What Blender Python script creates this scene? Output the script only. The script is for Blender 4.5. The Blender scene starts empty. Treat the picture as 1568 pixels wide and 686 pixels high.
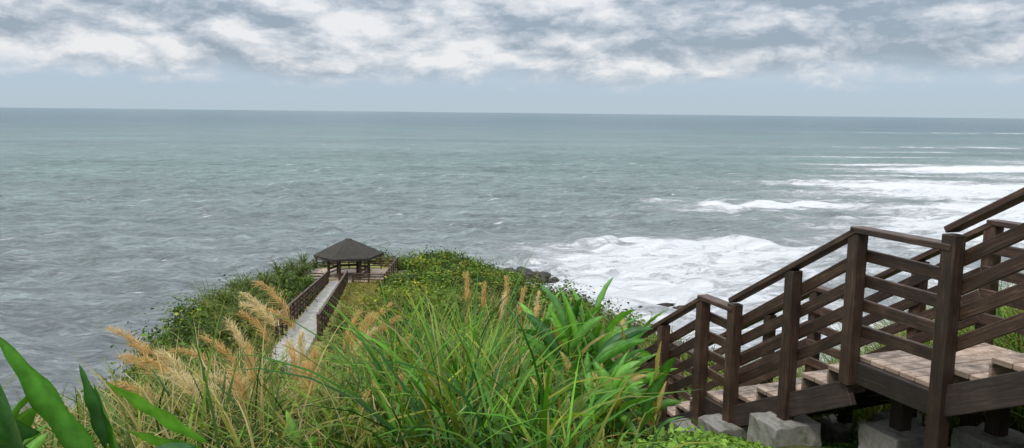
import bpy, math, random
import numpy as np
from mathutils import Vector, Matrix
rng=np.random.default_rng(7); random.seed(7)
EYE=50.0
R=math.radians
scene=bpy.context.scene

# ------------------------------------------------------------ node helpers
def new_mat(name):
    m=bpy.data.materials.new(name); m.use_nodes=True
    nt=m.node_tree; nt.nodes.clear()
    out=nt.nodes.new('ShaderNodeOutputMaterial')
    return m,nt,out
def N(nt,t,**kw):
    n=nt.nodes.new(t)
    for k,v in kw.items():
        if k.startswith('i_'):
            n.inputs[k[2:].replace('_',' ')].default_value=v
        else: setattr(n,k,v)
    return n
def L(nt,a,b): nt.links.new(a,b)
def math_(nt,op,a,b=None,c=None,clamp=False):
    n=nt.nodes.new('ShaderNodeMath'); n.operation=op; n.use_clamp=clamp
    for i,v in enumerate([a,b,c]):
        if v is None: continue
        if isinstance(v,(int,float)): n.inputs[i].default_value=v
        else: nt.links.new(v,n.inputs[i])
    return n.outputs[0]
def ramp(nt,fac,stops):
    n=nt.nodes.new('ShaderNodeValToRGB'); cr=n.color_ramp
    while len(cr.elements)<len(stops): cr.elements.new(0.5)
    for e,(p,c) in zip(cr.elements,stops):
        e.position=p; e.color=(c[0],c[1],c[2],1) if not isinstance(c,(int,float)) else (c,c,c,1)
    nt.links.new(fac,n.inputs[0]); return n.outputs[0]
def mix(nt,fac,a,b,mode='MIX'):
    n=nt.nodes.new('ShaderNodeMix'); n.data_type='RGBA'; n.blend_type=mode
    for s,v in ((n.inputs[0],fac),(n.inputs[6],a),(n.inputs[7],b)):
        if isinstance(v,(int,float)): s.default_value=v
        elif isinstance(v,tuple): s.default_value=(*v,1)
        else: nt.links.new(v,s)
    return n.outputs[2]
def noise(nt,vec,scale,detail=4,rough=.55,dist=0.0,out='Fac'):
    n=nt.nodes.new('ShaderNodeTexNoise')
    n.inputs['Scale'].default_value=scale; n.inputs['Detail'].default_value=detail
    n.inputs['Roughness'].default_value=rough; n.inputs['Distortion'].default_value=dist
    if vec is not None: nt.links.new(vec,n.inputs['Vector'])
    return n.outputs[out]
def mapping(nt,vec,scale=(1,1,1),rot=(0,0,0),loc=(0,0,0)):
    n=nt.nodes.new('ShaderNodeMapping'); n.inputs['Scale'].default_value=scale
    n.inputs['Rotation'].default_value=rot; n.inputs['Location'].default_value=loc
    nt.links.new(vec,n.inputs['Vector']); return n.outputs[0]
def bump(nt,h,strength,dist):
    n=nt.nodes.new('ShaderNodeBump'); n.inputs['Strength'].default_value=strength
    n.inputs['Distance'].default_value=dist; nt.links.new(h,n.inputs['Height']); return n.outputs[0]

# ------------------------------------------------------------ mesh helper
def make_obj(name,verts,quads,cols=None,mat=None,smooth=False,attrs=None):
    verts=np.asarray(verts,dtype=np.float32); quads=np.asarray(quads,dtype=np.int32)
    me=bpy.data.meshes.new(name)
    me.vertices.add(len(verts)); me.vertices.foreach_set('co',verts.ravel())
    k=quads.shape[1]
    me.loops.add(quads.size); me.loops.foreach_set('vertex_index',quads.ravel())
    me.polygons.add(len(quads))
    me.polygons.foreach_set('loop_start',np.arange(0,quads.size,k,dtype=np.int32))
    me.polygons.foreach_set('loop_total',np.full(len(quads),k,dtype=np.int32))
    if smooth: me.polygons.foreach_set('use_smooth',np.ones(len(quads),dtype=bool))
    me.update(calc_edges=True)
    if cols is not None:
        a=me.color_attributes.new('Col','FLOAT_COLOR','POINT')
        c=np.ones((len(verts),4),dtype=np.float32); c[:,:3]=cols
        a.data.foreach_set('color',c.ravel())
    for k_,v in (attrs or {}).items():
        a=me.attributes.new(k_,'FLOAT','POINT'); a.data.foreach_set('value',v.astype(np.float32).ravel())
    ob=bpy.data.objects.new(name,me); scene.collection.objects.link(ob)
    if mat: me.materials.append(mat)
    return ob

class Geo:
    def __init__(s): s.v=[];s.q=[];s.c=[];s.n=0
    def add(s,v,q,c):
        s.v.append(v); s.q.append(q+s.n); s.c.append(c); s.n+=len(v)
    def obj(s,name,mat,smooth=False):
        return make_obj(name,np.concatenate(s.v),np.concatenate(s.q),np.concatenate(s.c),mat,smooth)

def strips(g,base,az,el,bend,length,width,seg,c0,c1,prof='grass',across=2,fold=.25,roll=None,bp=1.3):
    n=len(base); t=np.linspace(0,1,seg+1)
    th=el[:,None]-bend[:,None]*t[None,:]**bp
    st=(length/seg)[:,None]
    dx=np.cos(th)*st; dz=np.sin(th)*st
    hx=np.concatenate([np.zeros((n,1)),np.cumsum(dx[:,:-1],1)],1)
    hz=np.concatenate([np.zeros((n,1)),np.cumsum(dz[:,:-1],1)],1)
    P=np.stack([base[:,0:1]+hx*np.cos(az)[:,None],base[:,1:2]+hx*np.sin(az)[:,None],base[:,2:3]+hz],-1)
    D=np.stack([np.cos(th)*np.cos(az)[:,None],np.cos(th)*np.sin(az)[:,None],np.sin(th)],-1)
    S=np.stack([-np.sin(az),np.cos(az),np.zeros(n)],-1)[:,None,:]*np.ones((1,seg+1,1))
    U=np.cross(D,S)
    if roll is None: roll=rng.normal(0,.5,n)
    r=roll[:,None,None]
    S2=S*np.cos(r)+U*np.sin(r); U2=np.cross(D,S2)
    if prof=='grass': w=np.clip((1-t)**.7*(.55+.9*np.minimum(t*4,1)*.5),0.02,1)
    elif prof=='leaf': w=np.clip(np.sin(np.pi*np.clip(t,0,1)**.85)**.75,0.03,1)
    else: w=np.ones(seg+1)
    W=(width[:,None]*w[None,:])[:,:,None]*.5
    if across==2: V=np.stack([P-S2*W,P+S2*W],2)
    else:
        rip=np.sin(t*19+length[0]*40)[None,:,None]*W*.10
        V=np.stack([P-S2*W-U2*(W*fold+rip),P-S2*W*.09,P+S2*W*.09,P+S2*W-U2*(W*fold-rip)],2)
    k=V.shape[2]
    idx=np.arange(n*(seg+1)*k).reshape(n,seg+1,k)
    q=[]
    for j in range(k-1):
        q.append(np.stack([idx[:,:-1,j],idx[:,:-1,j+1],idx[:,1:,j+1],idx[:,1:,j]],-1).reshape(-1,4))
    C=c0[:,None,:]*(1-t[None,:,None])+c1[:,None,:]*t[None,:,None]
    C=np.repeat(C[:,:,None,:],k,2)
    if k==4:
        C[:,:,1:3]=C[:,:,1:3]*1.3+.025; C[:,:,0]*=.8
    g.add(V.reshape(-1,3),np.concatenate(q),C.reshape(-1,3))

def leaves(g,pos,nrm,size,col,aspect=.5):
    n=len(pos)
    a=rng.normal(size=(n,3)); nrm=nrm/np.linalg.norm(nrm,axis=1,keepdims=True)
    t=np.cross(nrm,a); t/=np.linalg.norm(t,axis=1,keepdims=True)+1e-9
    b=np.cross(nrm,t); s=size[:,None]
    drop=nrm*s*.12
    V=np.stack([pos-t*s*.5-drop,pos-b*s*aspect*.5,pos+t*s*.5-drop,pos+b*s*aspect*.5],1).reshape(-1,3)
    q=np.arange(n*4).reshape(n,4)
    g.add(V,q,np.repeat(col,4,0))

# ------------------------------------------------------------ terrain
BY=[-60,0,4,6,7.3,8.06,8.6,10,12,15,20,26,33,41,54,78,92,130]
BZ=[8,-1.8,-2.4,-2.8,-3.08,-3.42,-3.68,-4.5,-5.6,-6.9,-8.5,-9.8,-10.5,-11.4,-13.35,-17.0,-18,-20]
LY=[-60,0,8,15,30,41,50,62,75,88,130]; LX=[-40,-6.5,-5.6,-7.4,-11.8,-15.4,-17.9,-19.4,-20.7,-19,-17]
RY=[-60,0,8,10,12,15,30,45,60,75,88,130]; RX=[120,60,25,16,11,8.5,7,6.3,5.0,1.5,-6,-10]
SB=np.array([2.86,6.56]); SD=np.array([-.350,.937]); SW=np.array([.937,.350])
PN=np.array([-.1757,1.0]); PL=np.linalg.norm(PN); PD=PN/PL; PW=np.array([PD[1],-PD[0]])
def path_x(y): return -10.7-.1757*(y-41)
def path_z(y): return -11.2-.1514*(y-41)
def wob(x,y):
    return (np.sin(x*.31+y*.17+1)+np.sin(-x*.23+y*.41+2)+.6*np.sin(x*.77-y*.5)+.5*np.sin(x*1.3+y*1.1+.4))*.25
def ground(x,y):
    x=np.asarray(x,float); y=np.asarray(y,float)
    b=np.interp(y,BY,BZ)
    w=(x-SB[0])*SW[0]+(y-SB[1])*SW[1]
    near=np.clip((16-y)/4,0,1)
    b=b+near*.38*np.clip(w-1.4,0,7)
    b=b-.05*np.clip(-x-1,0,12)*near
    far=np.clip((y-30)/15,0,1)
    b=b-far*.10*np.clip(x+3,0,20)
    b=b+.9*np.exp(-(((x+8.5)/5.2)**2+((y-84)/7)**2))
    amp=np.clip((y-9)/10,0.08,1)
    b=b+wob(x,y)*amp*.8
    dd=x-path_x(y); dp=np.where(dd>0,np.maximum(dd-2.2,0),-dd); k=np.clip((4.5-dp)/3,0,1)*np.clip((y-28)/5,0,1)*np.clip((100-y)/8,0,1)
    pz=np.where(y<78,path_z(y),-16.95)-.12
    b=b*(1-k)+pz*k
    wy=wob(y*1.3,x*.2)*1.2
    xl=np.interp(y,LY,LX)+wy*np.clip((y-10)/10,0,1); xr=np.interp(y,RY,RX)+wy*np.clip((y-10)/10,0,1)
    f=np.maximum(np.maximum(xl-x,x-xr),0); f=np.maximum(f,(y-92)*np.clip((y-92),0,1))
    fall=np.where(f<3,.25*f*f,2.25+(f-3)*1.5)
    fall=fall*(1+.10*np.sin(y*.35+x*.1)+.06*np.sin(y*.9+2))
    return np.maximum(b-fall,-58)

xs=np.concatenate([np.arange(-90,-30,2.5),np.arange(-30,-10,.7),np.arange(-10,12,.3),np.arange(12,20,.7),np.arange(20,170,3)])
ys=np.concatenate([np.arange(-60,0,3),np.arange(0,20,.3),np.arange(20,100,.8),np.arange(100,150,2.5)])
XX,YY=np.meshgrid(xs,ys)
ZZ=ground(XX,YY)+rng.normal(0,.03,XX.shape)
V=np.stack([XX,YY,ZZ+EYE],-1).reshape(-1,3)
ii=np.arange(V.shape[0]).reshape(XX.shape)
Q=np.stack([ii[:-1,:-1],ii[:-1,1:],ii[1:,1:],ii[1:,:-1]],-1).reshape(-1,4)
m,nt,out=new_mat('ground_soil')
tc=N(nt,'ShaderNodeTexCoord').outputs['Object']
n1=noise(nt,tc,.6,6,.6); n2=noise(nt,tc,9,6,.7)
soil=ramp(nt,n2,[(.3,(.02,.025,.01)),(.55,(.05,.07,.016)),(.75,(.11,.11,.04))])
lawn=ramp(nt,n2,[(.3,(.13,.13,.025)),(.55,(.26,.25,.055)),(.8,(.38,.32,.11))])
col=mix(nt,ramp(nt,n1,[(.46,0.0),(.64,1.0)]),soil,lawn)
geo=N(nt,'ShaderNodeNewGeometry')
sx=N(nt,'ShaderNodeSeparateXYZ'); L(nt,geo.outputs['Normal'],sx.inputs[0])
rock=ramp(nt,noise(nt,mapping(nt,tc,(1,1,3)),.7,7,.65),[(.3,(.03,.03,.02)),(.5,(.06,.08,.025)),(.75,(.15,.13,.09))])
sxp=N(nt,'ShaderNodeSeparateXYZ'); L(nt,tc,sxp.inputs[0])
dxp=math_(nt,'ABSOLUTE',math_(nt,'ADD',sxp.outputs[0],math_(nt,'MULTIPLY_ADD',sxp.outputs[1],.1757,10.7-.1757*41-1.0)))
lm=math_(nt,'MULTIPLY',ramp(nt,math_(nt,'DIVIDE',dxp,6.0),[(.75,1.0),(.95,0.0)]),ramp(nt,math_(nt,'DIVIDE',sxp.outputs[1],100),[(.28,0.0),(.34,1.0)]))
col=mix(nt,lm,col,lawn)
col=mix(nt,ramp(nt,sx.outputs[2],[(.45,1.0),(.7,0.0)]),col,rock)
bs=N(nt,'ShaderNodeBsdfPrincipled',i_Roughness=.95); L(nt,col,bs.inputs['Base Color'])
L(nt,bump(nt,n2,.8,.08),bs.inputs['Normal']); L(nt,bs.outputs[0],out.inputs[0])
make_obj('headland_terrain',V,Q,None,m,True)

# ------------------------------------------------------------ foliage material
def leaf_mat(name,rough=.5,trans=.3,var=.35,scale=3,spec=.35):
    m,nt,out=new_mat(name)
    a=N(nt,'ShaderNodeAttribute',attribute_name='Col')
    tc=N(nt,'ShaderNodeTexCoord').outputs['Object']
    nn=noise(nt,tc,scale,3,.6)
    v=ramp(nt,nn,[(.3,1-var),(.7,1+var)])
    c=mix(nt,1.0,a.outputs['Color'],v,'MULTIPLY')
    b=N(nt,'ShaderNodeBsdfPrincipled',i_Roughness=rough); L(nt,c,b.inputs['Base Color'])
    b.inputs['Specular IOR Level'].default_value=spec
    t=N(nt,'ShaderNodeBsdfTranslucent'); L(nt,mix(nt,1.0,c,(1.1,1.15,.5),'MULTIPLY'),t.inputs[0])
    mx=N(nt,'ShaderNodeMixShader'); mx.inputs[0].default_value=trans
    L(nt,b.outputs[0],mx.inputs[1]); L(nt,t.outputs[0],mx.inputs[2]); L(nt,mx.outputs[0],out.inputs[0])
    return m
M_grass=leaf_mat('grass_blades',.5,.3,.4,1.6,.25)
M_shrub=leaf_mat('shrub_leaves',.6,.22,.45,.45,.25)
M_ginger=leaf_mat('ginger_leaves',.38,.28,.3,14,.4)
M_plume=leaf_mat('plume_hairs',.8,.4,.15,6)

def U(a,b,n): return rng.uniform(a,b,n)
def colmix(a,b,t): return np.array(a)[None,:]*(1-t[:,None])+np.array(b)[None,:]*t[:,None]

# ------------------------------------------------------------ shrubs on the headland
def shrubs(g,n,xr,yr,rad,nleaf,lsize,hues,keep=None,flat=.8,seed_h=0.0,power=1.8,edge=4):
    cx=U(*xr,n*3); cy=U(*yr,n*3)
    xl=np.interp(cy,LY,LX)-edge; xr_=np.interp(cy,RY,RX)+4
    ok=(cx>xl)&(cx<xr_)
    if keep is not None: ok&=keep(cx,cy)
    cx=cx[ok][:n]; cy=cy[ok][:n]; n=len(cx)
    cz=ground(cx,cy); r=rad[0]+(rad[1]-rad[0])*rng.random(n)**power
    hue=np.clip(rng.normal(.40,.33,n)+.25*np.sin(cx*.35+cy*.2),0,1)
    olive=rng.random(n)<.25
    N_=n*nleaf; b=np.repeat(np.arange(n),nleaf)
    d=rng.normal(size=(N_,3)); d[:,2]=np.abs(d[:,2])*1.0; d/=np.linalg.norm(d,axis=1,keepdims=True)
    lump=1+.26*np.sin(d[:,0]*5+b)+.22*np.sin(d[:,1]*6+b*2.1)+.15*np.sin(d[:,2]*9+b*.7)
    rr=r[b]*lump*np.where(rng.random(N_)<.06,U(1.05,1.35,N_),U(.62,1.04,N_))
    p=np.stack([cx[b]+d[:,0]*rr,cy[b]+d[:,1]*rr,cz[b]+d[:,2]*rr*flat+seed_h+EYE],-1)
    nr=d+rng.normal(0,.55,(N_,3)); nr[:,2]+=.4
    c=colmix(hues[0],hues[1],np.clip(hue[b]+rng.normal(0,.2,N_),0,1))
    c=np.where(olive[b][:,None],c*np.array([1.8,1.1,1.0]),c)
    c*=(.28+.8*np.clip(d[:,2:3]*lump[:,None],0,1.2))*U(.7,1.3,N_)[:,None]  # low and inner leaves darker: the bush's own shade put into leaf colour
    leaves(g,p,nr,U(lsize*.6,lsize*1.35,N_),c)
def off_path(x,y):
    d=x-path_x(y); q=x/np.maximum(y,1)
    gz=np.hypot(x+16.9,y-82)
    c1=(d>-2.3)&(d<np.where(y>46,4.6,3.2))&(y>31)&(y<86)
    c2=(np.abs(q+.266)<.035)&(y>17)&(y<46)
    c3=(q>-.262)&(q<-.155)&(y>58)&(y<84)
    return ~(c1|c2|c3)&(gz>7.0)
def off_stair(x,y): return ~((np.abs((x-SB[0])*SW[0]+(y-SB[1])*SW[1]-.77)<2.0)&(y<15.5))
H1=((.016,.048,.008),(.16,.26,.03))
g=Geo()
shrubs(g,620,(-26,10),(38,98),(.7,2.1),320,.28,H1,off_path)
shrubs(g,360,(-20,11),(18,40),(.5,1.6),430,.18,H1,off_path)
shrubs(g,70,(-14,-1),(76,92),(.9,1.8),300,.30,((.035,.075,.012),(.17,.25,.03)),off_path)
shrubs(g,190,(-13,10),(11,19),(.4,1.0),480,.12,H1,off_stair)
shrubs(g,130,(-26,-8),(14,74),(.8,2.1),420,.20,((.012,.038,.007),(.11,.20,.025)),lambda x,y:(np.abs(x-np.interp(y,LY,LX)+.3)<1.6)&off_path(x,y),.85)
shrubs(g,260,(-20,-3),(17,80),(.35,.6),120,.16,((.03,.07,.01),(.20,.26,.04)),lambda x,y:(~off_path(x,y))&(np.abs(x-path_x(y))>1.6)&(y<46))
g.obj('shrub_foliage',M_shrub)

# ------------------------------------------------------------ tall grass
def canopy(x,y):
    q=x/np.maximum(y,.1)
    rt=np.interp(q,[-.62,-.5,-.4,-.33,-.29,-.22,-.17,-.1,-.05,0,.04,.07,.1,.13,.16,.2,.25,.4],
                   [.405,.355,.33,.32,.335,.33,.30,.268,.262,.278,.315,.36,.37,.38,.405,.42,.44,.46])
    return -rt*y
def tufts(g,cx,cy,h,per,wid,cA,cB,dry,seg=7,spread=.16,lean=(68,92),bend=(45,120)):
    n=len(cx); b=np.repeat(np.arange(n),per); M=len(b)
    x=cx[b]+rng.normal(0,spread,M); y=cy[b]+rng.normal(0,spread,M)
    z=ground(x,y)-.03+EYE
    base=np.stack([x,y,z],-1)
    ln=h[b]*U(.6,1.3,M)
    isdry=rng.random(M)<dry[b]
    tv=rng.random(n)
    c=colmix(cA,cB,np.clip(rng.random(M)**1.4*.7+.6*(tv[b]-.35),0,1))
    yel=rng.random(n)[b]<.28
    c=np.where(yel[:,None],c*np.array([1.7,1.05,1.0]),c)
    cd=colmix((.36,.29,.10),(.56,.45,.22),rng.random(M))
    c=np.where(isdry[:,None],cd,c)
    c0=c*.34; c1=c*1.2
    tipdry=rng.random(M)<.28; c1=np.where((tipdry&~isdry)[:,None],c1*.5+np.array([.20,.15,.03]),c1)
    wind=rng.normal(R(185),2.2,M)
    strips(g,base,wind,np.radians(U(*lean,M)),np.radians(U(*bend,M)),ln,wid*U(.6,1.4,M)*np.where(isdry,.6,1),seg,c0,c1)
g=Geo()
n=1200
cx=U(-6.5,2.2,n*3); cy=U(4.0,12.5,n*3)
q=cx/cy; w=(cx-SB[0])*SW[0]+(cy-SB[1])*SW[1]
gin=(np.hypot(cx-.75,cy-7.8)<.5)|(np.hypot(cx-.9,cy-7.1)<.4)|((q>.045)&(q<.16)&(cy<7.6)&(cy>5.0)&(rng.random(len(cx))<.8))
ok=(w<-.45)&(q<.14)&(q>-.8)&~gin
cx=cx[ok][:n];cy=cy[ok][:n];n=len(cx)
al=canopy(cx,cy)-ground(cx,cy)
q=cx/cy
h=np.clip(al*1.05,0.25,2.4)*np.where((q<-.2)&(q>-.31),U(.6,1.0,n),U(.55,1.2,n))
ok=al>.15; cx,cy,h=cx[ok],cy[ok],h[ok]
q=cx/cy
dry=np.clip(.30-(q+.15)*1.3,.08,.42)
core=(q>-.17)&(q<.09)
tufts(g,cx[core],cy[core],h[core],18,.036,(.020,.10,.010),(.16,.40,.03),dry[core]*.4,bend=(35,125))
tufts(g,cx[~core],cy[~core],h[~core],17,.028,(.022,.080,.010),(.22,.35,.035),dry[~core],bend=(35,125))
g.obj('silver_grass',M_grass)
g=Geo()
n=1500
cy=U(11.5,46,n); cx=np.interp(cy,LY,LX)-1.0+(np.interp(cy,RY,RX)+2-np.interp(cy,LY,LX)+1.0)*rng.random(n)
ok=off_path(cx,cy)&off_stair(cx,cy)&(np.sin(cx*.9+cy*.5)+np.sin(cy*.8-cx*.6+1)>-.5); cx,cy=cx[ok],cy[ok]; n=len(cx)
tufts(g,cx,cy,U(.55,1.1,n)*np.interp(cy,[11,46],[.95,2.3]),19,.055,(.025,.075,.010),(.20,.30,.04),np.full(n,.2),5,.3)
n=1700
s=U(-4,5.5,n); ww=1.85+5*rng.random(n)**1.6
cx=SB[0]+SD[0]*s+SW[0]*ww; cy=SB[1]+SD[1]*s+SW[1]*ww
tufts(g,cx,cy,U(.6,1.25,n)*np.interp(ww,[1.9,3.5,7],[.85,1.25,1.1]),16,.030,(.04,.12,.015),(.24,.40,.04),np.full(n,.2),5,.2)
n=2600
cy=U(32,80,n); d=np.where(rng.random(n)<.72,U(1.25,5.2,n),U(-3.0,-1.25,n)); cx=path_x(cy)+d
tufts(g,cx,cy,U(.10,.35,n),8,.06,(.12,.15,.02),(.32,.33,.06),np.full(n,.35),3,.25)
g.obj('reed_grass',M_grass)

g=Geo()
n=75000
x=U(-5,4.2,n); y=U(3.6,9.5,n)
w=(x-SB[0])*SW[0]+(y-SB[1])*SW[1]
hh=.12+.22*np.clip(np.sin(x*2.3+y)+np.sin(y*3.1-x*1.7),0,2)
hh*=np.clip((-w)/.8,.12,1)
z=ground(x,y)+hh*rng.random(n)
nr=rng.normal(0,.5,(n,3)); nr[:,2]+=1
t=np.clip(.5+.35*np.sin(x*3+y*2)+rng.normal(0,.25,n),0,1)
leaves(g,np.stack([x,y,z+EYE],-1),nr,U(.03,.08,n),colmix((.025,.08,.012),(.20,.34,.04),t),.6)
n=15000
x=U(3.6,9,n); y=U(5,12,n)
z=ground(x,y)+.15*rng.random(n); nr=rng.normal(0,.5,(n,3)); nr[:,2]+=1
leaves(g,np.stack([x,y,z+EYE],-1),nr,U(.04,.09,n),colmix((.03,.08,.012),(.16,.28,.03),rng.random(n)),.6)
g.obj('ground_cover_leaves',M_shrub)
g=Geo(); n=26000
x=U(-5.5,1.4,n); y=U(4.2,10,n); q=x/y; ok=(q<.14); x,y=x[ok],y[ok]; n=len(x)
gr=ground(x,y); al=np.clip(canopy(x,y)-gr,.1,2)
z=gr+al*.55*rng.random(n)
nr=rng.normal(0,.7,(n,3)); nr[:,2]+=.6
leaves(g,np.stack([x,y,z+EYE],-1),nr,U(.05,.13,n),colmix((.015,.045,.008),(.07,.15,.018),rng.random(n)),.4)
g.obj('undergrowth_foliage',M_shrub)

# ------------------------------------------------------------ plumes
def plume(gs,gp,tipbase,az,ln,col,el=70,bend=60,stalk=1.2,dens=170,hl=.13):
    b=np.array([[tipbase[0],tipbase[1],tipbase[2]+EYE-stalk]])
    strips(gs,b,np.array([az]),np.array([R(89)]),np.array([R(4)]),np.array([stalk]),np.array([.009]),4,
           np.array([[.16,.17,.05]]),np.array([[.34,.26,.11]]),prof='flat')
    t=rng.random(dens)**.9
    th=R(el)-R(bend)*t
    k=np.linspace(0,1,21); thk=R(el)-R(bend)*k
    hx=np.concatenate([[0],np.cumsum(np.cos(thk[:-1])/20)])*ln; hz=np.concatenate([[0],np.cumsum(np.sin(thk[:-1])/20)])*ln
    X=np.interp(t,k,hx); Z=np.interp(t,k,hz)
    off=rng.normal(0,.012,(dens,3))
    P=np.stack([tipbase[0]+X*np.cos(az),tipbase[1]+X*np.sin(az),tipbase[2]+EYE+Z],-1)+off
    a=az+rng.normal(0,.75,dens)
    c=np.array(col)[None,:]*U(.7,1.25,dens)[:,None]
    strips(gp,P,a,th+rng.normal(0,.35,dens),np.full(dens,R(45)),hl*(1-.55*t)*U(.6,1.3,dens),np.full(dens,.0065),3,c,c*1.15)
gs=Geo(); gp=Geo()
gold=(.60,.40,.17); pale=(.68,.54,.32)
PL_=[
 (-3.35,7.2,-2.30,165,.50,50,40),(-3.25,7.4,-2.42,170,.42,35,20),(-3.05,7.0,-2.36,170,.46,25,20),(-2.75,6.8,-2.40,160,.42,20,15),
 (-2.55,7.5,-2.36,140,.46,60,40),(-2.35,7.6,-2.26,150,.50,55,50),(-2.25,7.9,-2.06,150,.55,60,55),(-2.15,7.8,-2.18,160,.50,50,60),
 (-2.45,8.0,-2.2,155,.5,62,50),(-2.3,7.7,-2.12,165,.45,45,35),(-2.6,7.4,-2.45,160,.5,50,35),
 (-1.55,8.0,-2.34,40,.50,60,40),(-1.50,8.1,-2.42,30,.45,50,30),(-1.65,8.0,-2.46,50,.45,66,35),(-1.75,8.2,-2.5,60,.42,70,30),(-1.6,7.8,-2.5,45,.42,62,40),
 (-.48,8.6,-2.04,100,.30,85,20),(-.30,8.5,-2.10,80,.26,85,15),(-.05,8.8,-2.12,95,.30,85,25),(.10,8.7,-2.2,70,.30,75,35),
 (-.1,8.4,-2.2,75,.30,80,40),(.22,8.5,-2.32,60,.28,70,50),(.28,8.9,-2.3,70,.30,80,30),(-.6,5.9,-2.18,70,.2,55,40),(-.82,5.8,-2.15,95,.18,80,20),
 (-1.75,6.5,-2.3,100,.42,85,10),(-1.55,6.0,-2.2,85,.34,80,20),(-2.05,6.2,-2.25,120,.4,70,30),(-.15,5.4,-2.22,60,.2,60,30),
 (-2.6,6.2,-2.2,150,.4,60,50),(-1.2,7.4,-2.35,30,.35,60,50),(-2.9,7.6,-2.5,170,.5,40,50),(-2.2,6.4,-2.42,165,.45,50,45),(-1.9,6.9,-2.4,120,.4,70,45),
 (-2.5,6.6,-2.45,160,.42,35,30),(-2.95,6.4,-2.42,175,.42,40,40),(-1.45,5.6,-2.12,110,.32,75,35),(-2.35,5.8,-2.18,150,.34,55,50),(-3.5,7.6,-2.6,170,.4,45,40),(-1.1,5.6,-2.2,60,.26,65,40),(-1.9,5.5,-2.08,130,.3,65,50)]
for (x,y,z,a,ln,el,bd) in PL_:
    st=max(.4,z-float(ground(x,y)))
    plume(gs,gp,(x,y,z),R(a),ln,gold if rng.random()<.6 else pale,el,bd,st,int(260),.15 if x<-1.3 else .06)
for i in range(60):
    y=rng.uniform(11,40); xl=np.interp(y,LY,LX); xr_=np.interp(y,RY,RX); x=xl+(xr_-xl)*rng.random()
    if not off_path(np.array(x),np.array(y)): continue
    z=float(ground(x,y))+rng.uniform(1.0,1.6)
    plume(gs,gp,(x,y,z),R(rng.uniform(90,200)),.45,gold,70,50,z-float(ground(x,y)),50,.16)
n=230
x=U(-4.6,.3,n); y=U(4.8,8.5,n); al=np.clip(canopy(x,y)-ground(x,y),.2,2.2); cs=colmix((.40,.32,.12),(.60,.48,.24),rng.random(n))
strips(gs,np.stack([x,y,ground(x,y)+EYE],-1),U(0,6.28,n),np.radians(U(78,90,n)),np.radians(U(0,22,n)),al*U(.8,1.05,n),U(.006,.012,n),6,cs*.7,cs)
gs.obj('grass_stalks',M_grass); gp.obj('grass_plumes',M_plume)

# ------------------------------------------------------------ ginger plants
def ginger(loc,stems,height,ll,lw,azs=(0,360),lean=20,bright=1.0,yellow=.1,nl=7):
    g=Geo()
    x0,y0=loc; z0=float(ground(x0,y0))+EYE-.03
    for s in range(stems):
        a=R(rng.uniform(*azs)); hgt=height*rng.uniform(.75,1.1); el=R(90-rng.uniform(3,lean))
        bx=x0+rng.normal(0,.16); by=y0+rng.normal(0,.16)
        g_c=np.array([[.05,.12,.02]])
        strips(g,np.array([[bx,by,z0]]),np.array([a]),np.array([el]),np.array([R(12)]),np.array([hgt]),np.array([.02]),6,g_c,g_c*1.3,prof='flat')
        for k in range(nl):
            f=.35+.65*k/(nl-1)
            px=bx+math.cos(a)*math.cos(el)*hgt*f*1.1; py=by+math.sin(a)*math.cos(el)*hgt*f*1.1; pz=z0+math.sin(el)*hgt*f*.98
            la=a+math.pi/2*(1 if k%2 else -1)+rng.normal(0,.45)
            t=rng.random()
            c=np.array([[.03+.09*t,.11+.19*t,.012+.012*t]])*bright
            if rng.random()<yellow: c=np.array([[.34,.27,.06]])
            le=R(75-30*(1-f)+rng.uniform(-18,12))
            strips(g,np.array([[px,py,pz]]),np.array([la]),np.array([le]),np.array([R(rng.uniform(35,80))]),
                   np.array([ll*rng.uniform(.75,1.15)]),np.array([lw*rng.uniform(.8,1.15)]),10,c*.9,c*1.1,'leaf',3,.4,roll=np.array([rng.normal(0,.7)]))
    return g
def expl(g,items):
    for (x,y,z,a,el,bd,ln,wd,c,rl) in items:
        c=np.array([c]); strips(g,np.array([[x,y,z+EYE]]),np.array([R(a)]),np.array([R(el)]),np.array([R(bd)]),np.array([ln]),np.array([wd]),16,c*.85,c*1.1,'leaf',3,.35,roll=np.array([rl]))
G1=(.07,.24,.022); G2=(.025,.11,.016); G3=(.14,.36,.033)
g=ginger((-2.1,3.1),4,.85,.42,.13,(100,260),25,1.0,.0)
expl(g,[(-1.58,3.0,-1.44,178,60,14,.70,.18,G1,1.2),(-1.70,3.05,-1.46,182,30,40,.58,.15,G2,1.1),(-1.56,3.1,-1.50,150,72,20,.42,.12,G1,1.3),
        (-1.26,3.2,-1.38,176,36,16,.50,.12,G3,1.0),(-1.16,3.15,-1.42,172,12,4,.46,.10,G3,1.0),(-1.95,2.9,-1.20,192,46,50,.42,.14,G1,1.2),
        (-1.66,3.15,-1.40,165,85,30,.38,.10,G2,1.3),(-1.9,3.1,-1.3,178,15,30,.4,.15,G2,1.2),(-1.52,3.0,-1.47,30,40,50,.30,.09,G2,1.2),
        (-1.80,2.85,-1.32,160,75,25,.45,.14,G2,1.2),(-1.35,3.0,-1.50,178,20,20,.42,.11,G2,1.1)])
g.obj('ginger_plant',M_ginger,True)
g=ginger((.74,7.7),9,1.15,.58,.11,(0,360),28,1.25,.04)
g2=[]
for k in range(20):
    an=rng.uniform(15,165); z=rng.uniform(-2.78,-2.26)
    g2.append((.76+.28*math.cos(R(an)),7.4+rng.uniform(-.2,.15),z,0 if an<90 else 180,rng.uniform(38,85),rng.uniform(15,60),rng.uniform(.42,.66),rng.uniform(.08,.12),(G1,G3,G2,G3)[k%4],1.1*(1 if an<90 else -1)+rng.normal(0,.3)))
expl(g,g2); g.obj('ginger_plant',M_ginger,True)
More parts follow.
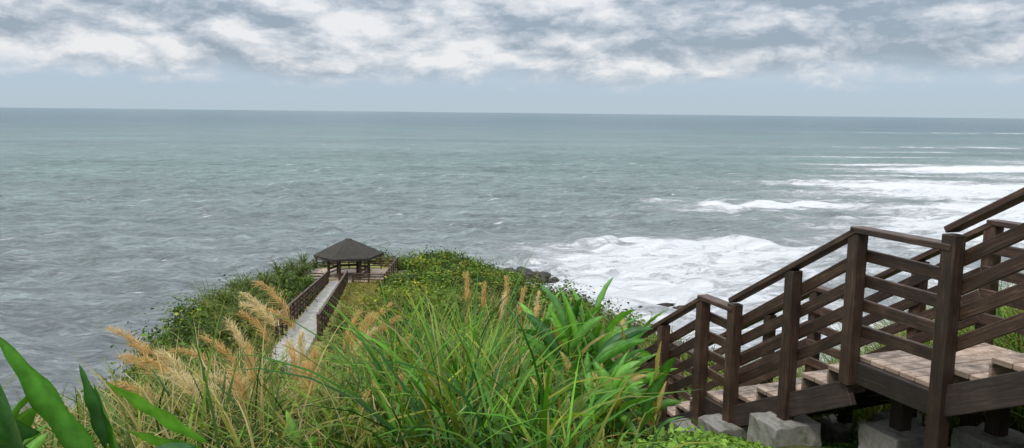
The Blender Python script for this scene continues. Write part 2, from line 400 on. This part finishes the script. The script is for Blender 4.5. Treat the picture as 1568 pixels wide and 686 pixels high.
for loc,st,h,ll,lw,ye in [((.88,8.1),6,1.05,.55,.10,.1),((.92,7.0),8,.62,.44,.09,.25),((.46,7.9),5,1.2,.52,.09,.05),
                          ((1.12,7.1),6,.45,.38,.07,.35),((-1.3,4.7),3,.45,.3,.07,.1),((.75,6.5),7,.6,.42,.085,.15),((.4,6.1),5,.55,.38,.08,.1)]:
    ginger(loc,st,h,ll,lw,(0,360),24,1.2,ye).obj('ginger_plant',M_ginger,True)
def screw_pine(x,y,r,n=220):
    g=Geo(); z0=float(ground(x,y))+EYE
    for k in range(5):
        ox,oy=rng.normal(0,r*.45,2); hz=rng.uniform(.4,1.0)*r
        M=n//5
        base=np.tile(np.array([[x+ox,y+oy,z0+hz]]),(M,1))
        c=colmix((.05,.10,.02),(.20,.25,.05),rng.random(M))
        strips(g,base,U(0,6.28,M),np.radians(U(5,85,M)),np.radians(U(30,100,M)),U(.6,1.2,M)*r,np.full(M,.08),5,c*.5,c)
        strips(g,np.array([[x+ox*.3,y+oy*.3,z0-.1]]),np.array([math.atan2(oy,ox)]),np.array([R(80)]),np.array([0.]),np.array([hz+.1]),np.array([.14]),3,np.array([[.12,.1,.07]]),np.array([[.12,.1,.07]]),prof='flat')
    g.obj('screw_pine_shrub',M_grass)
for (x,y,r) in [(-14.6,44,1.6),(-16.0,48,1.6),(-11.8,33,1.1),(-13.5,39,1.4),(-17.2,54,1.6),(-18.2,61,1.7),(-19.0,68,1.8),(-20.3,76,1.7),(-9.6,26,.9),(-17.8,58,1.5),(-8.5,60,1.2),(-3,52,1.1),(-12.8,36.5,1.2)]:
    screw_pine(x,y,r)

# ------------------------------------------------------------ timber builder
class Tim:
    def __init__(s): s.v=[];s.f=[];s.uv=[];s.r=[]
    def beam(s,p0,p1,w,h,up=(0,0,1),jit=True):
        p0=Vector(p0);p1=Vector(p1); d=(p1-p0); ln=d.length; d.normalize()
        up=Vector(up)
        if abs(d.dot(up))>.99: up=Vector((SD[0],SD[1],0))
        sd=d.cross(up).normalized(); u=sd.cross(d).normalized()
        i=len(s.v); r=random.random(); uo=random.random()*20
        for t,p in ((0,p0),(1,p1)):
            for a,b in ((-1,-1),(1,-1),(1,1),(-1,1)):
                s.v.append(p+sd*(a*w/2)+u*(b*h/2))
        s.r+= [r]*8
        F=[(0,1,5,4),(1,2,6,5),(2,3,7,6),(3,0,4,7),(3,2,1,0),(4,5,6,7)]
        for k,f in enumerate(F):
            s.f.append(tuple(i+j for j in f))
            if k<4:
                wd=w if k%2==0 else h
                s.uv+= [(uo,k),(uo,k+wd),(uo+ln,k+wd),(uo+ln,k)]
            else: s.uv+=[(uo,0),(uo+w*.2,0),(uo+w*.2,h),(uo,h)]
    def obj(s,name,mat,parent=None,bevel=.006):
        me=bpy.data.meshes.new(name); me.from_pydata([v[:] for v in s.v],[],s.f)
        uv=me.uv_layers.new(name='UVMap'); uv.data.foreach_set('uv',np.array(s.uv,dtype=np.float32).ravel())
        a=me.attributes.new('rnd','FLOAT','POINT'); a.data.foreach_set('value',np.array(s.r,dtype=np.float32))
        me.materials.append(mat); me.update()
        ob=bpy.data.objects.new(name,me); scene.collection.objects.link(ob)
        if bevel:
            b=ob.modifiers.new('bev','BEVEL'); b.width=bevel; b.segments=1; b.limit_method='ANGLE'
        if parent: ob.parent=parent
        return ob
def wood_mat(name,dark,mid,light,rough=.6,wear=.5):
    m,nt,out=new_mat(name)
    uv=N(nt,'ShaderNodeUVMap').outputs[0]; rn=N(nt,'ShaderNodeAttribute',attribute_name='rnd').outputs['Fac']
    tc=N(nt,'ShaderNodeTexCoord').outputs['Object']
    gr=noise(nt,mapping(nt,uv,(3,60,1)),1,5,.65,.4)
    st=noise(nt,tc,4,5,.65)
    f=math_(nt,'ADD',math_(nt,'MULTIPLY',gr,.6),math_(nt,'MULTIPLY',st,.4))
    c=ramp(nt,f,[(.34,dark),(.52,mid),(.68,light)])
    c=mix(nt,1.0,c,ramp(nt,rn,[(0,.6),(1,1.4)]),'MULTIPLY')
    geo=N(nt,'ShaderNodeNewGeometry'); sx=N(nt,'ShaderNodeSeparateXYZ'); L(nt,geo.outputs['Normal'],sx.inputs[0])
    wm=math_(nt,'MULTIPLY',ramp(nt,sx.outputs[2],[(.5,0.0),(.9,1.0)]),math_(nt,'MULTIPLY',ramp(nt,noise(nt,tc,11,5,.7),[(.4,0.0),(.65,1.0)]),wear))
    c=mix(nt,wm,c,tuple(min(1,v*1.8+.05) for v in light))
    b=N(nt,'ShaderNodeBsdfPrincipled',i_Roughness=rough); L(nt,c,b.inputs['Base Color'])
    L(nt,bump(nt,gr,.5,.005),b.inputs['Normal']); L(nt,b.outputs[0],out.inputs[0]); return m
M_dark=wood_mat('dark_timber',(.018,.010,.006),(.060,.033,.020),(.16,.095,.06),.55,.3)
M_deck=wood_mat('deck_timber',(.18,.12,.085),(.38,.275,.205),(.55,.42,.33),.75,.4)
M_under=wood_mat('beam_timber',(.014,.010,.008),(.038,.025,.018),(.07,.05,.038),.7,.2)
def concrete(name,base=.3,moss=.8):
    m,nt,out=new_mat(name); tc=N(nt,'ShaderNodeTexCoord').outputs['Object']
    n1=noise(nt,tc,3,6,.65); n2=noise(nt,tc,35,4,.6); n3=noise(nt,tc,6,5,.6)
    c=ramp(nt,n1,[(.3,(base*.45,base*.42,base*.36)),(.6,(base,base*.94,base*.84)),(.8,(base*1.2,base*1.15,base*1.05))])
    c=mix(nt,ramp(nt,n3,[(.5,0.0),(.68,moss)]),c,(.06,.085,.025))
    c=mix(nt,.35,c,mix(nt,1.0,c,ramp(nt,n2,[(.3,.5),(.7,1.4)]),'MULTIPLY'))
    b=N(nt,'ShaderNodeBsdfPrincipled',i_Roughness=.9); L(nt,c,b.inputs['Base Color'])
    L(nt,bump(nt,n2,.5,.01),b.inputs['Normal']); L(nt,b.outputs[0],out.inputs[0]); return m
M_conc=concrete('footing_concrete',.38); M_stone=concrete('path_stone',.48,.25); M_nose=concrete('nosing_stone',.16,.3)

def empty(name,loc=(0,0,0)):
    e=bpy.data.objects.new(name,None); e.location=(0,0,0); scene.collection.objects.link(e); return e
def SP(s,w,z): 
    p=SB+SD*s+SW*w; return (p[0],p[1],z+EYE)

# ------------------------------------------------------------ wooden stair
WID=1.535
stair=empty('wooden_stairway')
T=Tim(); D=Tim(); B=Tim()
rails=[(-5.1,1.15,-3.4,.187+.0),(-3.4,.15,-2.505,.15),(-2.505,.187,-.907,-.777),(-.907,-.90,0,-.90),(0,-.90,1.598,-1.864),
       (1.598,-1.95,2.162,-1.95),(2.162,-1.95,4.49,-3.354),(4.49,-3.44,5.1,-3.44),(5.1,-3.44,7.5,-4.89)]
posts=[(-5.1,1.15),(-4.25,.66),(-3.4,.17),(-2.505,.17),(-1.706,-.295),(-.907,-.777),(0,-.90),(.75,-1.352),(1.598,-1.864),(2.162,-1.95),
       (2.955,-2.428),(3.708,-2.882),(4.49,-3.354),(5.1,-3.44),(5.9,-3.92),(6.7,-4.41),(7.5,-4.89)]
for side,w in ((0,0.0),(1,WID)):
    inn=1 if side==0 else -1
    for s,z in posts:
        x,y,_=SP(s,w,0); gz=float(ground(x,y))-.35
        if s==0: gz=-2.24
        T.beam((x,y,gz+EYE),(x,y,z-.055+EYE),.115,.115)
    for (s0,z0,s1,z1) in rails:
        T.beam(SP(s0-.03,w,z0-.025),SP(s1+.03,w,z1-.025),.135,.05)
        for o in (.25,.46,.67,.88):
            j=random.uniform(-.008,.008)
            T.beam(SP(s0,w+inn*.079,z0-o+j),SP(s1,w+inn*.079,z1-o-j),.036,.10)
def landing(s0,s1,z):
    n=max(1,round((s1-s0)/.15)); st=(s1-s0)/n
    for i in range(n):
        a=s0+i*st+.005; b=a+st-.010; c=(a+b)/2
        D.beam(SP(c,-.02+.09,z-.02),SP(c,WID-.07,z-.02+random.uniform(-.003,.003)),b-a,.04)
    for w in (.085,WID-.085): B.beam(SP(s0,w-.03,z-.135),SP(s1,w-.03,z-.135),.07,.19)
    B.beam(SP(s0+.06,.14,z-.14),SP(s0+.06,WID-.14,z-.14),.08,.16); B.beam(SP(s1-.06,.14,z-.14),SP(s1-.06,WID-.14,z-.14),.08,.16)
def flight(s0,s1,z0,n,rise):
    tr=(s1-s0)/(n-1)
    for i in range(1,n):
        z=z0-rise*i; a=s0+(i-1)*tr
        h=tr/2
        D.beam(SP(a+h/2-.012,.06,z-.022),SP(a+h/2-.012,WID-.06,z-.022),h-.006,.044)
        D.beam(SP(a+h*1.5-.008,.06,z-.022),SP(a+h*1.5-.008,WID-.06,z-.022),h-.006,.044)
    for i in range(0,n):
        z=z0-rise*i; a=s0+i*tr
        D.beam(SP(a+.002,.075,z-.05-rise/2+.02),SP(a+.002,WID-.075,z-.05-rise/2+.02),.022,rise-.045)
    for w in (.02,WID-.02):
        B.beam(SP(s0-.02,w,z0-rise-.14),SP(s1+.02,w,z0-rise*n-.10),.06,.22)
landing(-3.4,-2.505,-.95); flight(-2.505,-.907,-.95,6,.175)
landing(-.907,0,-2.0); flight(0,1.598,-2.0,6,.175)
landing(1.598,2.162,-3.05); flight(2.162,4.49,-3.05,9,.1656)
landing(4.49,5.1,-4.54); flight(5.1,7.5,-4.54,9,.1656); landing(7.5,8.6,-6.03)
flight(-5.1,-3.4,.10,6,.175)
for s,w,z in ((.0,.62,-2.24),(-.5,1.15,-2.22),(-.1,1.35,-2.22),(-.95,1.1,-2.22),(1.9,.4,-3.2),(1.9,1.1,-3.2)):
    x,y,_=SP(s,w,0); B.beam((x,y,float(ground(x,y))-.2+EYE),(x,y,z+EYE),.13,.13)
T.obj('railing_and_posts',M_dark,stair); D.obj('treads_and_deck',M_deck,stair,.005); B.obj('stringers_and_beams',M_under,stair)
import bmesh
def footing(x,y,ztop,sx,sy,sz,rot,parent):
    bm=bmesh.new(); bmesh.ops.create_cube(bm,size=1)
    bmesh.ops.subdivide_edges(bm,edges=bm.edges[:],cuts=5,use_grid_fill=True)
    for v in bm.verts:
        t=1+.08*(.5-v.co.z)
        v.co=Vector((v.co.x*sx*t,v.co.y*sy*t,v.co.z*sz))+Vector((random.gauss(0,.006),random.gauss(0,.006),random.gauss(0,.006)))
    me=bpy.data.meshes.new('concrete_footing'); bm.to_mesh(me); bm.free()
    me.materials.append(M_conc)
    ob=bpy.data.objects.new('concrete_footing',me); ob.location=(x,y,ztop-sz/2+EYE); ob.rotation_euler=(0,0,rot)
    scene.collection.objects.link(ob); ob.parent=parent
    b=ob.modifiers.new('b','BEVEL'); b.width=.012; b.segments=2; b.limit_method='ANGLE'; b.angle_limit=R(50)
ra=math.atan2(SW[1],SW[0])
for s,w,dz in ((.75,.0,.0),(1.6,0,.0),(2.16,0,0),(.0,.62,0),(.75,WID,0),(1.6,WID,0),(2.16,WID,0),(-.907,0,-.1),(-.907,WID,0),(2.955,0,0),(3.7,0,0),(-.5,1.15,0)):
    x,y,_=SP(s,w,0); footing(x,y,float(ground(x,y))+.27+dz,.50,.42,.6,ra+random.uniform(-.08,.08),stair)

# ------------------------------------------------------------ path with railing down to pavilion
path=empty('stone_path_steps'); S=Tim()
y=28.0
while y<77.6:
    p=np.array([path_x(y),y]); q=p+PD*.98; z=path_z(y+.5)-0.0
    S.beam((p[0],p[1],z-.15+EYE),(q[0],q[1],z-.15+EYE),1.45,.30); y+=1.0*PD[1]
NS=Tim(); y=28.0
while y<77.6:
    p=np.array([path_x(y),y]); q=p+PD*.22; z=path_z(y+.5)
    NS.beam((p[0],p[1],z+.008+EYE),(q[0],q[1],z+.008+EYE),1.42,.02); y+=1.0*PD[1]
S.obj('stone_steps',M_stone,path,.01); NS.obj('step_nosings',M_nose,path,0)
fence=empty('path_timber_fence'); F=Tim()
for w in (-.93,.93):
    y=36.0; prev=None
    while y<78.6:
        b=np.array([path_x(y),y])+PW*w; z=path_z(y)
        F.beam((b[0],b[1],z-.5+EYE),(b[0],b[1],z+1.14+EYE),.15,.15)
        if prev is not None:
            for o,hh in ((1.10,.07),(.82,.085),(.55,.085),(.28,.085)):
                F.beam((prev[0],prev[1],prev[2]+o+EYE),(b[0],b[1],z+o+EYE),.06 if o<1 else .13,hh)
        prev=(b[0],b[1],z); y+=1.9
F.obj('fence_posts_and_rails',M_dark,fence)

# ------------------------------------------------------------ pavilion
pav=empty('hexagonal_pavilion'); GX,GY,GZ=-16.9,82.0,-17.05
Pd=Tim()
n=36
for i in range(n):
    yy=GY-4.4+i*8.8/n+.12
    Pd.beam((GX-4.4,yy,GZ-.03+EYE),(GX+4.4,yy,GZ-.03+EYE),.225,.05)
Pd.obj('deck_planks',M_deck,pav)
Pr=Tim()
for (x0,y0,x1,y1) in ((GX-4.4,GY-4.4,GX-1.6,GY-4.4),(GX+1.3,GY-4.4,GX+4.4,GY-4.4),(GX+4.4,GY-4.4,GX+4.4,GY+4.4),(GX+4.4,GY+4.4,GX-4.4,GY+4.4),(GX-4.4,GY+4.4,GX-4.4,GY-4.4)):
    L_=math.hypot(x1-x0,y1-y0); k=max(1,round(L_/1.6))
    for i in range(k+1):
        a=i/k; Pr.beam((x0+(x1-x0)*a,y0+(y1-y0)*a,GZ-.8+EYE),(x0+(x1-x0)*a,y0+(y1-y0)*a,GZ+1.15+EYE),.14,.14)
    for o in (1.16,.88,.6,.32): Pr.beam((x0,y0,GZ+o+EYE),(x1,y1,GZ+o+EYE),.10,.10)
for x in (GX-4.4,GX,GX+4.4): Pr.beam((x,GY-4.45,GZ-.2+EYE),(x,GY+4.45,GZ-.2+EYE),.2,.25)
hexr=2.05
for i in range(6):
    a=R(60*i+15); x=GX+hexr*math.cos(a); y=GY+hexr*math.sin(a)
    Pr.beam((x,y,GZ+EYE),(x,y,GZ+2.45+EYE),.26,.26)
    a2=R(60*i+75); x2=GX+hexr*math.cos(a2); y2=GY+hexr*math.sin(a2)
    Pr.beam((x,y,GZ+2.35+EYE),(x2,y2,GZ+2.35+EYE),.14,.22)
    if i not in (3,4):
        Pr.beam((x,y,GZ+.45+EYE),(x2,y2,GZ+.45+EYE),.4,.06)
        Pr.beam((x,y,GZ+.85+EYE),(x2,y2,GZ+.85+EYE),.06,.25)
    Pr.beam((x*.0+GX+3.15*math.cos(a),GY+3.15*math.sin(a),GZ+2.20+EYE),(GX,GY,GZ+3.60+EYE),.12,.14)
Pr.obj('posts_rails_benches',M_dark,pav)
m,nt,out=new_mat('roof_shingles'); tc=N(nt,'ShaderNodeTexCoord').outputs['Object']
sxr=N(nt,'ShaderNodeSeparateXYZ'); L(nt,tc,sxr.inputs[0])
wv=math_(nt,'FRACT',math_(nt,'MULTIPLY',sxr.outputs[2],7.0))
cn=noise(nt,tc,3,5,.7)
c=ramp(nt,cn,[(.3,(.022,.02,.015)),(.6,(.055,.047,.036)),(.8,(.10,.085,.065))])
c=mix(nt,1.0,c,ramp(nt,wv,[(0,.4),(.25,1.0)]),'MULTIPLY')
b=N(nt,'ShaderNodeBsdfPrincipled',i_Roughness=.9); L(nt,c,b.inputs['Base Color']); L(nt,b.outputs[0],out.inputs[0])
vs=[];fs=[]
def ring(r,z,kk=6):
    i=len(vs)
    for j in range(kk):
        a=R(60*j+15); vs.append((GX+r*math.cos(a),GY+r*math.sin(a),GZ+z+EYE))
    return i
rr=[ring(3.50,2.12),ring(3.55,2.36),ring(2.6,2.86),ring(1.2,3.52),ring(.42,3.84),ring(.36,3.93)]
for a,b_ in zip(rr[:-1],rr[1:]):
    for j in range(6): k=(j+1)%6; fs.append((a+j,a+k,b_+k,b_+j))
fs.append(tuple(rr[-1]+j for j in range(6)))
vs.append((GX,GY,GZ+3.3+EYE)); ap=len(vs)-1
for j in range(6): fs.append((rr[0]+(j+1)%6,rr[0]+j,ap))
me=bpy.data.meshes.new('roof'); me.from_pydata(vs,[],fs); me.materials.append(m)
ro=bpy.data.objects.new('roof',me); scene.collection.objects.link(ro); ro.parent=pav

# ------------------------------------------------------------ rocks
m,nt,out=new_mat('sea_rock'); tc=N(nt,'ShaderNodeTexCoord').outputs['Object']
c=ramp(nt,noise(nt,tc,.8,7,.7),[(.3,(.02,.018,.015)),(.6,(.06,.05,.04)),(.8,(.16,.13,.10))])
b=N(nt,'ShaderNodeBsdfPrincipled',i_Roughness=.6); L(nt,c,b.inputs['Base Color']); L(nt,b.outputs[0],out.inputs[0])
def rock(x,y,z,sx,sy,sz):
    bm=bmesh.new(); bmesh.ops.create_icosphere(bm,subdivisions=4,radius=1)
    o=random.random()*50
    for v in bm.verts:
        p=v.co*1.0
        k=1+.25*math.sin(p.x*3+o)+.2*math.sin(p.y*5+o*2)+.15*math.sin(p.z*6+p.x*4+o)+.08*math.sin(p.x*11+p.y*9+o)+random.gauss(0,.02)
        v.co=Vector((p.x*sx*k,p.y*sy*k,p.z*sz*k))
    me=bpy.data.meshes.new('sea_rock'); bm.to_mesh(me); bm.free(); me.materials.append(m)
    ob=bpy.data.objects.new('sea_rock',me); ob.location=(x,y,z); ob.rotation_euler=(0,0,random.random()*.6); scene.collection.objects.link(ob)
for a in ((5,242,.3,4.5,3,2.0),(9,239,.1,2.8,2,1.5),(0.5,240,.3,4,3,2.0),(40,208,-.3,4.2,.5,.5),(12.5,236,-.1,1.8,1.5,1.0),(7,226,-.1,1.8,1.4,.8),(3,230,0,1.8,1.2,1.0),(44,206,-.4,2,.5,.5)): rock(*a)

# ------------------------------------------------------------ sea
th=np.radians(np.concatenate([np.linspace(-180,-60,60,endpoint=False),np.linspace(-60,-42,60,endpoint=False),np.linspace(-42,42,800,endpoint=False),np.linspace(42,60,60,endpoint=False),np.linspace(60,180,61)]))
rad=np.concatenate([np.geomspace(4,80,25,endpoint=False),np.geomspace(80,1300,600,endpoint=False),np.geomspace(1300,90000,90)])
TH,RD=np.meshgrid(th,rad)
SX=RD*np.sin(TH); SY=RD*np.cos(TH)
Z=np.zeros_like(SX)
for i in range(40):
    lam=rng.uniform(3.5,22); a=rng.normal(R(250),.5); am=lam*.014*rng.uniform(.5,1.2); ph=rng.uniform(0,6.28)
    k=2*np.pi/lam; fade=np.clip(1.6-RD/(lam*45),0,1)
    p=(SX*np.cos(a)+SY*np.sin(a))*k+ph+.6*np.sin(SX*.011+SY*.017+i)
    Z+=am*fade*(1-2*np.abs(np.sin(p/2))**1.3)
def blob(cx,cy,rx,ry,ang,s,pw=2):
    c,sn=math.cos(R(ang)),math.sin(R(ang)); dx=SX-cx; dy=SY-cy
    dx=dx+rx*.12*np.sin(dy*9/ry+cx)+rx*.05*np.sin(dy*23/ry); dy=dy+ry*.22*np.sin(dx*5/rx+cy)+ry*.12*np.sin(dx*13/rx+1)
    u=(dx*c+dy*sn)/rx; v=(-dx*sn+dy*c)/ry
    return s*np.exp(-(u*u+v*v)**(pw/2))
FO=np.zeros_like(SX)
for bb in ((64,300,68,26,4,1.18,4),(58,266,68,48,0,1.1,4),(38,224,52,46,-10,1.1,4),(90,334,80,10,5,.6,2),(20,256,28,58,0,1.0,3),(60,205,64,52,0,1.0,3),
           (150,449,62,14,4,1.18,4),(112,428,54,10,2,.95,2),(98,470,38,7,0,.85,2),(190,455,64,26,5,.95,2),(130,400,80,12,3,.7,2),(175,485,60,9,5,.9,2),
           (500,790,200,60,8,1.25,4),(385,845,95,20,5,1.2,2),(350,560,175,105,10,1.16,4),(300,420,145,88,8,1.14,4),(250,620,95,24,6,1.0,2),
           (230,340,120,62,10,1.05,4),(150,300,80,70,0,.82,2),(180,235,110,90,0,.95,3),(90,180,70,40,0,.9,2),(6,236,28,20,0,1.1,2),
           (800,1350,330,30,8,1.05,2),(320,690,105,14,6,.95,2),(520,650,150,110,0,1.15,3),(1700,2600,800,50,6,.9,2),(440,1000,150,18,5,.85,2),(650,900,130,70,5,1.1,2),(600,1150,150,14,4,.9,2)):
    FO=np.maximum(FO,blob(*bb))
def crest(cx,cy,half,h,wd,curve):
    u=(SX-cx)/half; yc=cy+curve*u*u+3*np.sin(SX*.12+cx)+1.5*np.sin(SX*.31); m_=np.clip(1-u**4,0,1)*(np.abs(u)<1)*(.75+.25*np.sin(SX*.22+cy))
    d=(SY-yc)
    return h*m_*np.where(d>0,np.exp(-(d/(wd*2.2))**2),np.exp(-(d/wd)**2))
CR=crest(66,314,52,2.6,3.0,-7)+crest(150,454,54,2.4,3.5,-6)+crest(50,272,40,1.4,3,5)+crest(70,288,34,1.0,2.4,-4)+crest(470,785,90,2.5,6,-8)+crest(330,580,110,2.4,5,-8)+crest(300,510,100,1.9,4,8)+crest(300,450,100,2.0,4,-6)+crest(250,380,80,1.8,4,-5)+crest(230,330,70,1.4,3.5,5)+crest(38,236,30,1.0,2.5,4)
Z+=CR
V=np.stack([SX,SY,Z],-1).reshape(-1,3); ii=np.arange(V.shape[0]).reshape(SX.shape)
Q=np.stack([ii[:-1,:-1],ii[:-1,1:],ii[1:,1:],ii[1:,:-1]],-1).reshape(-1,4)[:,::-1]
m,nt,out=new_mat('sea_water')
tc=N(nt,'ShaderNodeTexCoord').outputs['Object']
fo=N(nt,'ShaderNodeAttribute',attribute_name='foam').outputs['Fac']
ca=N(nt,'ShaderNodeAttribute',attribute_name='crest').outputs['Fac']
ripA=noise(nt,mapping(nt,tc,(.45,1.2,1),(0,0,R(-14))),.8,6,.70,.3)
ripB=noise(nt,mapping(nt,tc,(.4,1.3,1),(0,0,R(9))),.2,7,.70,.4)
ripC=noise(nt,mapping(nt,tc,(.3,1.3,1),(0,0,R(4))),.05,7,.74,.4)
big=noise(nt,mapping(nt,tc,(.35,1,1)),.006,4,.55)
dist=N(nt,'ShaderNodeVectorMath',operation='LENGTH'); L(nt,tc,dist.inputs[0])
df=math_(nt,'DIVIDE',dist.outputs['Value'],4000.0,clamp=True)
wc=ramp(nt,df,[(0,(.32,.34,.35)),(.06,(.285,.325,.315)),(.2,(.19,.268,.25)),(.6,(.11,.19,.195)),(1,(.075,.145,.17))])  # near-shore grey, with sky sheen on the near water also put into the colour
wc=mix(nt,1.0,wc,ramp(nt,big,[(.33,.84),(.67,1.16)]),'MULTIPLY')
rs=math_(nt,'ADD',math_(nt,'MULTIPLY',ripA,.36),math_(nt,'ADD',math_(nt,'MULTIPLY',ripB,.34),math_(nt,'MULTIPLY',ripC,.30)))
wc=mix(nt,1.0,wc,ramp(nt,rs,[(.40,.48),(.50,.93),(.60,1.65)]),'MULTIPLY')
fn=noise(nt,mapping(nt,tc,(.6,1.2,1)),.10,9,.76,1.4)
fn2=noise(nt,mapping(nt,tc,(.5,1.1,1)),.7,5,.7,.8)
fsum=math_(nt,'ADD',math_(nt,'MULTIPLY_ADD',fn,1.7,-.35),math_(nt,'MULTIPLY_ADD',fn2,.5,-.25))
fv=math_(nt,'ADD',math_(nt,'ADD',fsum,math_(nt,'MULTIPLY',ca,.16)),math_(nt,'MULTIPLY_ADD',fo,.62,-.62))
f1=ramp(nt,fv,[(.18,0.0),(.34,.5),(.52,1.0)])
cap=noise(nt,mapping(nt,tc,(.30,1.5,1),(0,0,R(5))),.16,8,.72,.5)
cap2=noise(nt,mapping(nt,tc,(.5,1,1)),.01,3,.5)
cf=ramp(nt,math_(nt,'ADD',cap,math_(nt,'MULTIPLY',cap2,.12)),[(.645,0.0),(.71,.85)])
ff=math_(nt,'MAXIMUM',math_(nt,'MULTIPLY',f1,ramp(nt,fo,[(.08,0.0),(.3,1.0)])),cf)
sea_c=mix(nt,math_(nt,'MULTIPLY',fo,.7,clamp=True),wc,(.45,.48,.47))
col=mix(nt,ff,sea_c,(.88,.89,.89))
b=N(nt,'ShaderNodeBsdfPrincipled'); L(nt,col,b.inputs['Base Color'])
L(nt,math_(nt,'MULTIPLY_ADD',ff,.5,.28),b.inputs['Roughness']); b.inputs['IOR'].default_value=1.33
b.inputs['Specular IOR Level'].default_value=.4
hsum=math_(nt,'ADD',math_(nt,'MULTIPLY',ripA,1.2),math_(nt,'MULTIPLY',ripB,3.5))
hsum=math_(nt,'ADD',hsum,math_(nt,'MULTIPLY',ff,.9))
L(nt,bump(nt,hsum,1.0,1.0),b.inputs['Normal']); L(nt,b.outputs[0],out.inputs[0])
make_obj('sea',V,Q,None,m,True,{'foam':FO.reshape(-1),'crest':np.clip(CR,0,1.5).reshape(-1)})

# ------------------------------------------------------------ world
SUN_EL,SUN_AZ=R(52),R(215)
w=bpy.data.worlds.new('World'); scene.world=w; w.use_nodes=True
try:
    w.cycles.sampling_method='MANUAL'; w.cycles.sample_map_resolution=512
except Exception: pass
nt=w.node_tree; nt.nodes.clear()
out=nt.nodes.new('ShaderNodeOutputWorld')
sky=N(nt,'ShaderNodeTexSky',sky_type='NISHITA',sun_disc=False,sun_elevation=SUN_EL,sun_rotation=SUN_AZ)
tc=N(nt,'ShaderNodeTexCoord').outputs['Generated']
sx=N(nt,'ShaderNodeSeparateXYZ'); L(nt,tc,sx.inputs[0]); z=sx.outputs[2]
wn=N(nt,'ShaderNodeTexNoise'); wn.inputs['Scale'].default_value=6; wn.inputs['Detail'].default_value=6; wn.inputs['Roughness'].default_value=.6; L(nt,mapping(nt,tc,(1,1,2.2)),wn.inputs['Vector'])
wv=N(nt,'ShaderNodeVectorMath',operation='MULTIPLY_ADD'); L(nt,wn.outputs['Color'],wv.inputs[0]); wv.inputs[1].default_value=(.09,.09,.035); L(nt,tc,wv.inputs[2])
def cloud(off):
    v=mapping(nt,wv.outputs[0],(1,1,2.3),(0,0,0),off)
    return noise(nt,v,8.0,9,.58)
n1=cloud((0,0,0)); n2=cloud((.012,0,.034))
big=noise(nt,mapping(nt,tc,(1,1,3.6),(0,0,0),(1.3,4.2,.6)),3.4,4,.5)
rel=math_(nt,'MULTIPLY',math_(nt,'SUBTRACT',n1,n2),1.35)
sh=math_(nt,'ADD',math_(nt,'ADD',math_(nt,'MULTIPLY',big,1.0),rel),math_(nt,'MULTIPLY_ADD',n1,.65,-.29))
cc=ramp(nt,sh,[(.34,(.33,.40,.48)),(.47,(.48,.54,.62)),(.58,(.65,.69,.75)),(.74,(.88,.88,.90))])
hz=ramp(nt,z,[(0.0,(.49,.60,.68)),(.03,(.47,.58,.70)),(.06,(.50,.61,.73))])
hm=ramp(nt,math_(nt,'ADD',z,math_(nt,'MULTIPLY_ADD',n1,.09,-.045)),[(.032,0.0),(.060,1.0)])
cfin=mix(nt,hm,hz,cc)
skys=mix(nt,1.0,sky.outputs[0],(.10,.10,.10),'MULTIPLY')
fin=mix(nt,.9,skys,cfin)
zb=ramp(nt,z,[(.16,1.0/2.5),(.9,1.0)])
fin=mix(nt,1.0,fin,zb,'MULTIPLY')
bg=N(nt,'ShaderNodeBackground'); L(nt,fin,bg.inputs[0]); bg.inputs[1].default_value=2.5
L(nt,bg.outputs[0],out.inputs[0])
sun=bpy.data.lights.new('sun','SUN'); sun.energy=1.5; sun.angle=R(10); sun.color=(1,.95,.87)
so=bpy.data.objects.new('sun',sun); scene.collection.objects.link(so)
dirv=Vector((math.sin(SUN_AZ)*math.cos(SUN_EL),math.cos(SUN_AZ)*math.cos(SUN_EL),math.sin(SUN_EL)))
so.rotation_euler=dirv.to_track_quat('Z','Y').to_euler()

# ------------------------------------------------------------ camera
cam=bpy.data.cameras.new('camera'); cam.sensor_width=36; cam.lens=28.24; cam.clip_end=200000; cam.clip_start=.05
co=bpy.data.objects.new('camera',cam); scene.collection.objects.link(co)
co.matrix_world=Matrix.Translation((0,0,EYE))@Matrix.Rotation(R(90-7.9),4,'X')@Matrix.Rotation(R(.62),4,'Z')
scene.camera=co
scene.view_settings.view_transform='Standard'; scene.view_settings.look='None'; scene.view_settings.exposure=0
